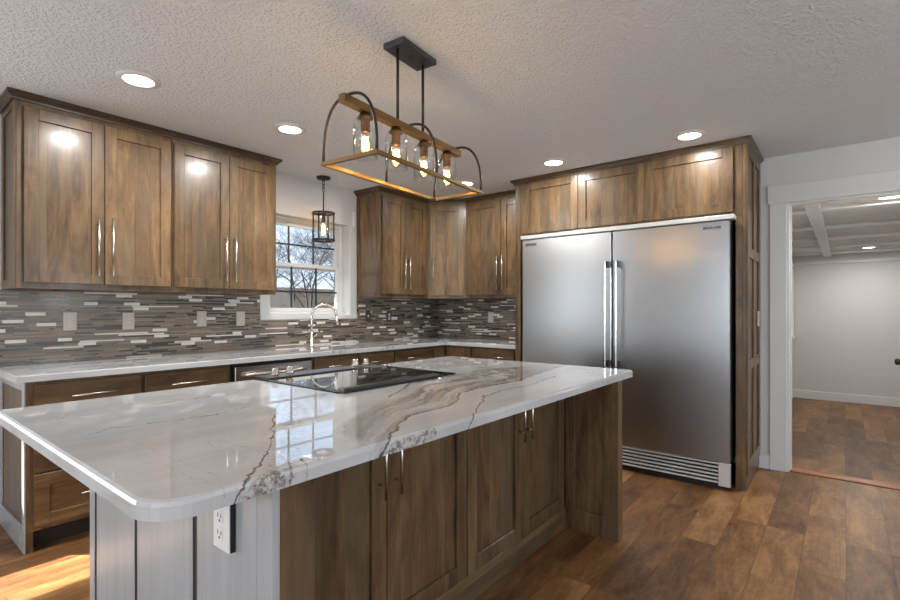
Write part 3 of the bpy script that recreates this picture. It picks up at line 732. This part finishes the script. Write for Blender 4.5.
b = nb(); prism(b, [(0.001, 0), (XD - 3.757, 0), (XD - 3.757, 2.902 - YD), (XW - 3.758, 2.902 - YD), (XW - 3.758, YW - YD - 0.002), (0.001, YW - YD - 0.002)], 0.0, 0.8775)
obj('cabinet_box', b, 'wood', t)
obj('door', slab(XD - 3.757 - 0.03, 0.735), 'wood', t, (0.010, 0, 0.125)); obj('door', slab(YD - 2.902 - 0.04, 0.735), 'wood', t, (XD - 3.757, -0.03, 0.125), (0, 0, -PI / 2))
def b4(t, w_):
    add_drawer(t, 0.022, 0.715, 0.475, 0.145, 0.30, 0.17); add_door(t, 0.022, 0.125, 0.475, 0.582, 0.44, 0.21, 0.35)
base(0, 2.900 - 2.3665, 'base cabinet with a long drawer beside the refrigerator surround', b4, (XD, 2.900, 0), -PI / 2, XW - XD - 0.002)

# dishwasher
t = thing('dishwasher', 'stainless dishwasher set under the back counter left of the sink', 'dishwasher', (1.674, YF, 0))
obj('body', box1(0.006, 0.03, 0.10, 0.634, 0.58, 0.872), 'black', t)
obj('door', box1(0.016, -0.004, 0.12, 0.632, 0.029, 0.852, bev=0.004), 'dw', t)
b = nb(); pts = []
for i in range(13):
    f = i / 12; pts.append((0.07 + 0.50 * f, -0.012 - 0.045 * math.sin(PI * f) ** 0.5, 0.795))
tube(b, pts, 0.013, 10); obj('handle', b, 'nickel', t, label='bowed steel bar handle')
obj('toe_kick', box1(0.01, 0.075, 0, 0.63, 0.09, 0.10), 'toe', t)

# L-shaped countertop with the sink cut-out
def rect_hole_slab(bm, outer_boxes, z0, z1):
    for a in outer_boxes: B(bm, a[0], a[1], z0, a[2], a[3], z1)
CX0, CX1, CY0 = 0.555, 3.916, 3.199
b = nb()
prism(b, [(CX0, CY0)] + [(CX1, CY0), (CX1, 2.3665), (XW - 0.001, 2.3665), (XW - 0.001, YW - 0.001), (CX0, YW - 0.001)], 0.879, 0.914, 0.005)
o = obj('countertop', b, 'quartz_b'); tag(o, 'white veined quartz counter running along both walls under the tile', 'countertop')
# faucet
t = thing('faucet', 'brushed nickel gooseneck faucet standing before the window', 'faucet', (2.645, 3.70, 0.9145))
b = nb(); lathe(b, [(0.0, 0), (0.027, 0), (0.027, 0.006), (0.019, 0.012), (0.017, 0.13), (0.0125, 0.14), (0.0, 0.14)]); obj('base', b, 'nickel', t)
b = nb(); R_ = 0.108; dx, dy = 0.80, -0.60
pts = [(0, 0, 0.12), (0, 0, 0.20), (0, 0, 0.265)]
for i in range(1, 13):
    a = PI * i / 12 * 0.93; s_ = R_ * (1 - math.cos(a)); pts.append((dx * s_, dy * s_, 0.265 + R_ * math.sin(a)))
e = Vector(pts[-1]); dn = Vector((dx * 0.12, dy * 0.12, -1)).normalized()
pts.append(tuple(e + dn * 0.02))
tube(b, pts, 0.0115, 12); tube(b, [tuple(e + dn * 0.015), tuple(e + dn * 0.10)], [0.0135, 0.0145], 12); obj('spout', b, 'nickel', t)
b = nb(); tube(b, [(0.014, 0.0, 0.085), (0.045, -0.004, 0.095), (0.085, -0.006, 0.135)], [0.009, 0.007, 0.0055], 10); obj('handle', b, 'nickel', t)

# ------------------------------------------------------------------ mosaic backsplash
def mat_tile(name, col, rough): return plain(name, col, min(0.5, rough + 0.14), var=0.22, coat=0.10, coat_r=0.12)
TILES = [mat_tile('tile_%s' % n, c, r) for n, c, r in (
    ('slate', (0.160, 0.138, 0.113), 0.22), ('taupe', (0.245, 0.190, 0.138), 0.35), ('stone', (0.31, 0.25, 0.19), 0.45),
    ('charcoal', (0.072, 0.068, 0.064), 0.12), ('smoke', (0.205, 0.172, 0.136), 0.25), ('white', (0.74, 0.70, 0.65), 0.3))]
def mosaic(L, zfun, seed):
    """thin strips of glass and stone: local x along the wall, z up, face towards -y"""
    rnd = random.Random(seed); b = nb()
    zb, zt = 0.9155, 1.3605
    z = zb; gap = 0.0016
    while z < zt - 0.004:
        hgt = rnd.choice([0.0215, 0.0215, 0.0215, 0.011, 0.011]); z1 = min(z + hgt, zt); x = -rnd.random() * 0.15
        lastw = False
        while x < L:
            thick = hgt > 0.018
            wht = (not lastw) and rnd.random() < (0.25 if thick else 0.08)
            ln = (rnd.choice([0.098, 0.098, 0.098, 0.075]) if thick else rnd.uniform(0.2, 0.32)) if wht else rnd.choice([0.075, 0.10, 0.15, 0.15, 0.2, 0.3])
            lastw = wht
            xa, xb = max(x, 0), min(x + ln, L)
            if xb - xa > 0.006:
                if wht or not thick: strips = [(xa, xb, z, z1)]
                else:                                            # dark stretches are two thin slats high
                    zm = (z + z1) / 2; c1_ = xa + (xb - xa) * rnd.choice([1, 1, 0.4, 0.6]); c2_ = xa + (xb - xa) * rnd.choice([1, 0.5, 0.7])
                    strips = [q_ for q_ in ((xa, c1_, z, zm), (c1_, xb, z, zm), (xa, c2_, zm, z1), (c2_, xb, zm, z1)) if q_[1] - q_[0] > 0.01]
                for (qa, qb, qz, qw) in strips:
                    mi = 6 if wht else rnd.choice([1, 1, 2, 2, 3, 4, 4, 5])
                    for (pa, pb, za, zz) in zfun(qa, qb - gap, qz, qw - gap):
                        if pb - pa > 0.004 and zz - za > 0.002:
                            B(b, pa, -0.009 - 0.0012 * (mi % 2), za, pb, -0.002, zz, mi=mi)
            x += ln
        z = z1
    for (pa, pb, za, zz) in zfun(0, L, zb, zt): B(b, pa, -0.0065, za, pb, 0, zz, mi=0)
    return b
BX0 = 0.50
def clip_window(xa, xb, za, zb):
    """leave the window trim clear"""
    w0, w1, wz = WX0 - 0.092 - BX0, WX1 + 0.092 - BX0, 1.152
    if xb <= w0 or xa >= w1 or zb <= wz: return [(xa, xb, za, zb)]
    out = []
    if za < wz: out.append((xa, xb, za, wz)); za = wz
    if xa < w0: out.append((xa, w0, za, zb))
    if xb > w1: out.append((w1, xb, za, zb))
    return out
o = obj('tile_backsplash', mosaic(XW - 0.0015 - BX0, clip_window, 5), [M['grout']] + TILES, None, (BX0, YW - 0.0005, 0))
tag(o, 'grey and white strip mosaic backsplash below the window wall cabinets', 'backsplash', 'mosaic backsplashes')
o = obj('tile_backsplash', mosaic(YW - 0.012 - 2.3665, lambda a, b_, c, d: [(a, b_, c, d)], 9), [M['grout']] + TILES, None, (XW - 0.0005, YW - 0.011, 0), (0, 0, -PI / 2))
tag(o, 'grey and white strip mosaic backsplash between the corner and the refrigerator surround', 'backsplash', 'mosaic backsplashes')

# outlets and switches on the tile
def outlet(loc, rotz, kind, label, plate='plate', face='plateface', group='wall plates on the backsplash'):
    nm = {'d': 'wall_outlet', 's': 'wall_switch'}[kind]
    t = thing(nm, label, 'outlet' if kind == 'd' else 'switch', loc, rotz, group)
    obj('cover_plate', box1(-0.036, -0.006, -0.058, 0.036, 0, 0.058, bev=0.002), plate, t)
    if kind == 'd':
        for z in (-0.027, 0.012):
            b = nb(); pl = arc(0, 0.0075, 0.017, 35, 145, 6) + arc(0, 0.0075, 0.017, 215, 325, 6)
            vs = [b.verts.new((p[0], -0.0085, z + p[1])) for p in pl]; b.faces.new(vs)
            r = bmesh.ops.extrude_face_region(b, geom=b.faces[:]); bmesh.ops.translate(b, verts=[v for v in r['geom'] if isinstance(v, bmesh.types.BMVert)], vec=(0, 0.003, 0))
            f = obj('receptacle', b, face, t)
            b = nb(); B(b, -0.0085, -0.0092, z + 0.006, -0.0060, -0.0086, z + 0.0155); B(b, 0.0060, -0.0092, z + 0.006, 0.0085, -0.0086, z + 0.0155); B(b, -0.0025, -0.0092, z - 0.003, 0.0025, -0.0086, z + 0.002)
            obj('slot', b, 'slot', f)
    else:
        b = nb(); B(b, -0.006, -0.008, -0.013, 0.006, -0.006, 0.013); obj('toggle_frame', b, face, t)
        b = nb(); B(b, -0.0035, -0.018, 0.0, 0.0035, -0.008, 0.008, 0.001); obj('toggle', b, face, t)
    return t
yo = YW - 0.0112
outlet((0.923, yo, 1.170), 0, 'd', 'double outlet at the left end of the backsplash, first from the left')
outlet((1.248, yo, 1.166), 0, 's', 'toggle switch on the backsplash between the two left double outlets')
outlet((1.740, yo, 1.174), 0, 'd', 'double outlet on the backsplash, third plate from the left end')
outlet((2.050, yo, 1.170), 0, 's', 'toggle switch on the backsplash just left of the window trim')
outlet((3.417, yo, 1.176), 0, 's', 'dark grey switch plate on the backsplash just right of the window', 'slot', 'plateface')
outlet((3.716, yo, 1.168), 0, 'd', 'outlet below the wall cabinet right of the window, nearest to the corner', 'slot', 'plateface')
outlet((XW - 0.0112, 3.062, 1.155), -PI / 2, 'd', 'pale outlet on the backsplash beside the refrigerator surround')
t = thing('wall_plate', 'small white plate on the wall beside the cabinet right of the window', 'plate', (3.245, YW - 0.0004, 2.145), 0)
obj('cover_plate', box1(-0.02, -0.010, -0.075, 0.018, 0, 0.075, bev=0.002), 'wplate', t)

# ------------------------------------------------------------------ island
IX0, IX1, IY0, IY1 = 0.325, 2.737, 0.899, 2.189
RX0, RX1, RYF = 1.248, 1.978, 1.535                                # range opening
t = thing('island_cabinet', 'large dark wood island cabinet carrying the white quartz top', 'island', (0, 0, 0))
b = nb(); prism(b, [(0.70, 1.262), (2.609, 1.262), (2.609, 2.13), (RX1 + 0.003, 2.13), (RX1 + 0.003, RYF + 0.06), (RX0 - 0.003, RYF + 0.06), (RX0 - 0.003, 2.13), (0.70, 2.13)], 0.0, 0.8775)
obj('cabinet_box', b, 'wood', t)
b = nb(); B(b, 0.70, 1.243, 0.0, 2.609, 1.2615, 0.112, 0.001); obj('base_board', b, 'woodx', t)
hl = 0.23
for x, ww, hx in ((0.737, 0.460, 0.425), (1.201, 0.462, 0.036), (1.667, 0.456, 0.424), (2.127, 0.460, 0.036)):
    d = obj('door', shaker(ww, 0.745, 0.068), 'wood', t, (x, 1.2615, 0.115))
    obj('handle', bar_pull(hl), 'nickel', d, (hx, -0.02, 0.487), label='brushed nickel bar pull')
# left end: vertical boards, window glare painted into their colour, dark brown strips between
b = nb(); B(b, 0.5965, 0.945, 0.0, 0.685, 2.14, 0.878, 0.001); le = obj('end_panel', b, 'wood', t)
obj('backing', box1(0.5795, 1.0035, 0.001, 0.5966, 2.139, 0.877), 'darkcore', le, label='dark brown backing seen in the gaps')
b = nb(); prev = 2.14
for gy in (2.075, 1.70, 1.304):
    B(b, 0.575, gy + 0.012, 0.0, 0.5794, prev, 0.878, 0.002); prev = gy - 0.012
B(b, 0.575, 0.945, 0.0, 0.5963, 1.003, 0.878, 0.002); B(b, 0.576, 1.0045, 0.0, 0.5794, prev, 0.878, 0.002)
obj('end_boards', b, 'glarewood', le, label='vertical wood boards with pale glare painted in, separated by dark gaps')
# right end: frame-and-panel wing
b = nb(); B(b, 2.622, 0.942, 0.0, 2.676, 2.14, 0.878, 0.0015)
st = 0.0
B(b, 2.610, 0.942, 0.0, 2.6225, 1.02, 0.878, 0.001); B(b, 2.610, 1.192, 0.0, 2.6225, 1.2425, 0.878, 0.001); B(b, 2.610, 1.02, 0.0, 2.6225, 1.192, 0.12, 0.001); B(b, 2.610, 1.02, 0.82, 2.6225, 1.192, 0.878, 0.001)
obj('end_panel', b, 'wood', t)
# quartz top
b = nb(); r = 0.085
poly = arc(IX0 + r, IY0 + r, r, 180, 270, 8) + arc(IX1 - 0.03, IY0 + 0.03, 0.03, -90, 0, 5) + arc(IX1 - 0.02, IY1 - 0.02, 0.02, 0, 90, 4)
poly += [(RX1 + 0.002, IY1), (RX1 + 0.002, RYF + 0.03), (RX0 - 0.002, RYF + 0.03), (RX0 - 0.002, IY1)] + arc(IX0 + 0.02, IY1 - 0.02, 0.02, 90, 180, 4)
prism(b, poly, 0.879, 0.914, 0.010)
o = obj('island_countertop', b, 'quartz_i'); tag(o, 'polished white quartz island top with brown veins and rounded corners', 'countertop')
# range set into the far side of the island
t = thing('range', 'slide-in range with black glass top set into the far side of the island', 'range', (RX0, RYF, 0))
RW = RX1 - RX0
obj('body', box1(0.002, 0.065, 0.02, RW - 0.002, 0.62, 0.9135), 'rail', t)
obj('glass_top', box1(0.0, 0.012, 0.9145, RW, 0.535, 0.9215, bev=0.002), 'bglass', t)
b = nb(); B(b, 0.0, 0.0, 0.9146, RW - 0.14, 0.046, 0.9325, 0.005); B(b, 0.29, 0.008, 0.9325, RW - 0.18, 0.038, 0.9330); obj('rear_trim', b, 'rail', t, label='dark steel rear trim bar')
b = nb(); B(b, -0.002, 0.536, 0.9146, RW + 0.002, 0.66, 0.9275, 0.004); cp = obj('control_panel', b, 'rail', t)
for x in (0.085, 0.165, 0.585, 0.665):
    b = nb(); lathe(b, [(0, 0), (0.021, 0), (0.021, 0.006), (0.017, 0.008), (0.016, 0.030), (0.013, 0.034), (0, 0.034)], seg=18); obj('knob', b, 'chrome', cp, (x, 0.622, 0.9275), label='silver burner knob')
obj('oven_door', box1(0.01, 0.621, 0.16, RW - 0.01, 0.66, 0.86, bev=0.004), 'steelx', t)
b = nb(); tube(b, [(0.06, 0.70, 0.80), (RW - 0.06, 0.70, 0.80)], 0.011, 10)
for x in (0.08, RW - 0.08): tube(b, [(x, 0.655, 0.80), (x, 0.70, 0.80)], 0.008, 8)
obj('handle', b, 'steelx', t)
# outlet on the island's left end
t = outlet((0.5635, 1.130, 0.746), -PI / 2, 'd', 'white double outlet on the vertical boards at the near end of the island', 'wplate', 'wplate', None)
obj('gap_shade', box1(-0.036, 0.0, -0.058, 0.036, 0.0112, 0.058), 'black', t)  # black block paints the shade of the open gap behind the plate
# small switch on the outer side of the refrigerator surround
outlet((4.40, FY0 - 0.0005 - 0.012, 1.175), 0, 'd', 'small outlet on the panelled side of the refrigerator surround', 'plate', 'plateface', None)

# ------------------------------------------------------------------ lights
def spot_lamp(parent, z, power, size=0.13):
    l = D.lights.new('light_source', 'AREA'); l.shape = 'DISK'; l.size = size; l.energy = power; l.color = (1.0, 0.98, 0.95)
    o = D.objects.new('light_source', l); C.objects.link(o); o.parent = parent; o.location = (0, 0, z); return o
def downlight(x, y, z, power, label, group='recessed ceiling lights'):
    t = thing('ceiling_light', label, 'ceiling light', (x, y, z), 0, group)
    b = nb(); lathe(b, [(0.100, 0.0), (0.100, -0.006), (0.074, -0.012), (0.070, -0.010), (0.070, 0.0)], seg=32); obj('trim_ring', b, 'white', t)
    b = nb(); lathe(b, [(0.0, -0.009), (0.069, -0.007)], seg=32); obj('lens', b, 'led', t)
    spot_lamp(t, -0.016, power); return t
PW = 15.0
downlight(0.970, 2.830, ZC - 0.0004, PW, 'lit recessed light over the cabinet at far left, nearest to the left edge')
downlight(1.857, 2.830, ZC - 0.0004, PW, 'lit recessed light left of the hanging chandelier, before the cabinets')
downlight(3.604, 1.823, ZC - 0.0004, 6.5, 'lit recessed light over the left steel refrigerator column')
downlight(3.623, 0.820, ZC - 0.0004, 5.5, 'lit recessed light over the right steel refrigerator column')
downlight(3.685, 2.774, ZC - 0.0004, 10.0, 'lit recessed light seen behind the right end of the chandelier')
downlight(5.10 - 0.2, -0.27, 2.0895, 12.0, 'lit recessed light nearest the doorway in the far room', 'far room ceiling lights')
downlight(8.75, -0.26, 2.0895, 12.0, 'lit recessed light deep in the far room near its far wall', 'far room ceiling lights')
for x, y, z, pw in ((-2.7, 0.5, 1.5, 52), (-2.0, -1.6, 1.5, 40), (0.8, -2.6, 1.5, 8), (2.3, -2.4, 1.45, 42), (6.6, -2.2, 1.3, 22)):  # unseen point fills added to brighten ceiling, walls and far room
    l = D.lights.new('light_source', 'POINT'); l.shadow_soft_size = 0.22; l.energy = pw; l.color = (0.90, 0.96, 1.0)
    o = D.objects.new('fill_light', l); C.objects.link(o); o.location = (x, y, z)

# chandelier over the island
CYC = 1.557
t = thing('chandelier', 'long brass and bronze chandelier with four glass jars hanging over the island', 'chandelier', (1.650, 1.5546, ZC - 0.0006), 0.0876)
b = nb(); B(b, -0.124, -0.058, -0.026, 0.124, 0.058, 0, 0.002); cnp = obj('canopy', b, 'canopy', t)
b = nb(); lathe(b, [(0, -0.04), (0.011, -0.038), (0.011, -0.026)], seg=12); obj('finial', b, 'black', cnp)
zb1, zb0 = 2.083 - ZC, 2.050 - ZC
for x in (-0.093, 0.093):
    b = nb(); tube(b, [(x, 0, zb1), (x, 0, -0.026)], 0.0065, 10); obj('rod', b, 'bronze', t)
b = nb(); B(b, -0.432, -0.017, zb0, 0.408, 0.017, zb1, 0.0015); obj('beam', b, 'brass', t)
zf = 1.842 - ZC; hy = 0.1465; fx0, fx1 = -0.390, 0.390; q = 0.008
b = nb()
B(b, fx0 - q, -hy - q, zf - q, fx1 + q, -hy + q, zf + q, 0.001); B(b, fx0 - q, hy - q, zf - q, fx1 + q, hy + q, zf + q, 0.001)
B(b, fx0 - q, -hy + q, zf - q, fx0 + q, hy - q, zf + q, 0.001); B(b, fx1 - q, -hy + q, zf - q, fx1 + q, hy - q, zf + q, 0.001)
obj('frame', b, 'brass', t)
for x in (fx0 + 0.0, 0.0, fx1):
    b = nb(); pts = []
    for i in range(25):
        a = -PI / 2 + PI * i / 24; ca, sa = math.cos(a), math.sin(a)
        pts.append((x, (hy) * math.copysign(abs(sa) ** 0.80, sa), zf + q + (2.094 - ZC - zf - q) * abs(ca) ** 0.80))
    tube(b, pts, 0.006, 8); obj('arch', b, 'bronze', t, label='dark bronze arched strap')
for x in (-0.298, -0.103, 0.102, 0.297):
    b = nb(); lathe(b, [(0, zb0), (0.022, zb0), (0.024, zb0 - 0.012), (0.032, zb0 - 0.018), (0.032, zb0 - 0.024), (0.019, zb0 - 0.026), (0.019, zb0 - 0.080), (0, zb0 - 0.080)], x, 0, 20); sk = obj('socket', b, 'socket', t)
    b = nb(); r = 0.050; lathe(b, [(0.026, zb0 - 0.0255), (0.042, zb0 - 0.028), (r, zb0 - 0.045), (r, zb0 - 0.185), (r - 0.0025, zb0 - 0.185), (r - 0.0025, zb0 - 0.046)], x, 0, 28); obj('glass_jar', b, 'jar', sk, label='clear glass jar shade')
    b = nb(); lathe(b, [(0.012, zb0 - 0.081), (0.015, zb0 - 0.095), (0.026, zb0 - 0.125), (0.029, zb0 - 0.145), (0.022, zb0 - 0.166), (0.008, zb0 - 0.176), (0, zb0 - 0.178)], x, 0, 20); bu = obj('bulb', b, 'bulbg', sk)
    b = nb()
    for k in range(5):
        a = 2 * PI * k / 5; tube(b, [(x + 0.010 * math.cos(a), 0.010 * math.sin(a), zb0 - 0.100), (x + 0.013 * math.cos(a), 0.013 * math.sin(a), zb0 - 0.150)], 0.0022, 6)
    obj('filament', b, 'fil', sk)
    l = D.lights.new('bulb_lamp', 'POINT'); l.energy = 0.7; l.shadow_soft_size = 0.02; l.color = (1.0, 0.62, 0.27)
    o = D.objects.new('bulb_lamp', l); C.objects.link(o); o.parent = t; o.location = (x, 0, zb0 - 0.13)

# lantern pendant before the window
t = thing('pendant_light', 'small dark lantern pendant with a glowing bulb hanging before the window', 'pendant light', (2.728, 3.64, ZC - 0.0006))
b = nb(); lathe(b, [(0, 0), (0.062, 0), (0.062, -0.012), (0.052, -0.022), (0.010, -0.026), (0.010, -0.04), (0, -0.04)], seg=24); obj('canopy', b, 'bronze', t)
b = nb()
for i, z in enumerate((-0.052, -0.082, -0.112)):
    pts = []
    for k in range(12):
        a = 2 * PI * k / 12; u = 0.011 * math.cos(a); pts.append((u if i % 2 == 0 else 0, 0 if i % 2 == 0 else u, z + 0.021 * math.sin(a)))
    tube(b, pts, 0.0035, 6, closed=True)
obj('chain', b, 'bronze', t)
b = nb(); tube(b, [(0, 0, -0.305), (0, 0, -0.132)], 0.006, 8); obj('rod', b, 'bronze', t)
zt, zl = 2.112 - ZC, 1.872 - ZC; R1 = 0.098
b = nb()
lathe(b, [(R1 - 0.022, zt), (R1 + 0.004, zt), (R1 + 0.004, zt - 0.012), (R1 - 0.022, zt - 0.012), (R1 - 0.022, zt)], seg=28); lathe(b, [(R1 - 0.022, zl), (R1 + 0.004, zl), (R1 + 0.004, zl - 0.016), (R1 - 0.022, zl - 0.016), (R1 - 0.022, zl)], seg=28)
for a in range(4):
    ca, sa = math.cos(a * PI / 2 + 0.5), math.sin(a * PI / 2 + 0.5)
    tube(b, [(0.008 * ca, 0.008 * sa, zt - 0.006), (R1 * ca, R1 * sa, zt - 0.006)], 0.005, 6); tube(b, [(R1 * ca, R1 * sa, zl - 0.004), (R1 * ca, R1 * sa, zt - 0.004)], 0.007, 8)
obj('lantern_frame', b, 'bronze', t)
b = nb(); lathe(b, [(R1 - 0.020, zl), (R1 - 0.020, zt - 0.012)], seg=28); obj('glass_jar', b, 'jar', t)
b = nb(); lathe(b, [(0, -0.300), (0.018, -0.305), (0.018, zt - 0.085), (0, zt - 0.085)], seg=16); obj('socket', b, 'canopy', t)
b = nb(); lathe(b, [(0.010, zt - 0.086), (0.024, zt - 0.12), (0.026, zt - 0.16), (0.020, zt - 0.20), (0, zt - 0.212)], seg=18); obj('bulb', b, 'bulbg', t)
b = nb()
for k in range(5):
    a = 2 * PI * k / 5; tube(b, [(0.008 * math.cos(a), 0.008 * math.sin(a), zt - 0.105), (0.012 * math.cos(a), 0.012 * math.sin(a), zt - 0.185)], 0.0025, 6)
obj('filament', b, 'fil', t)
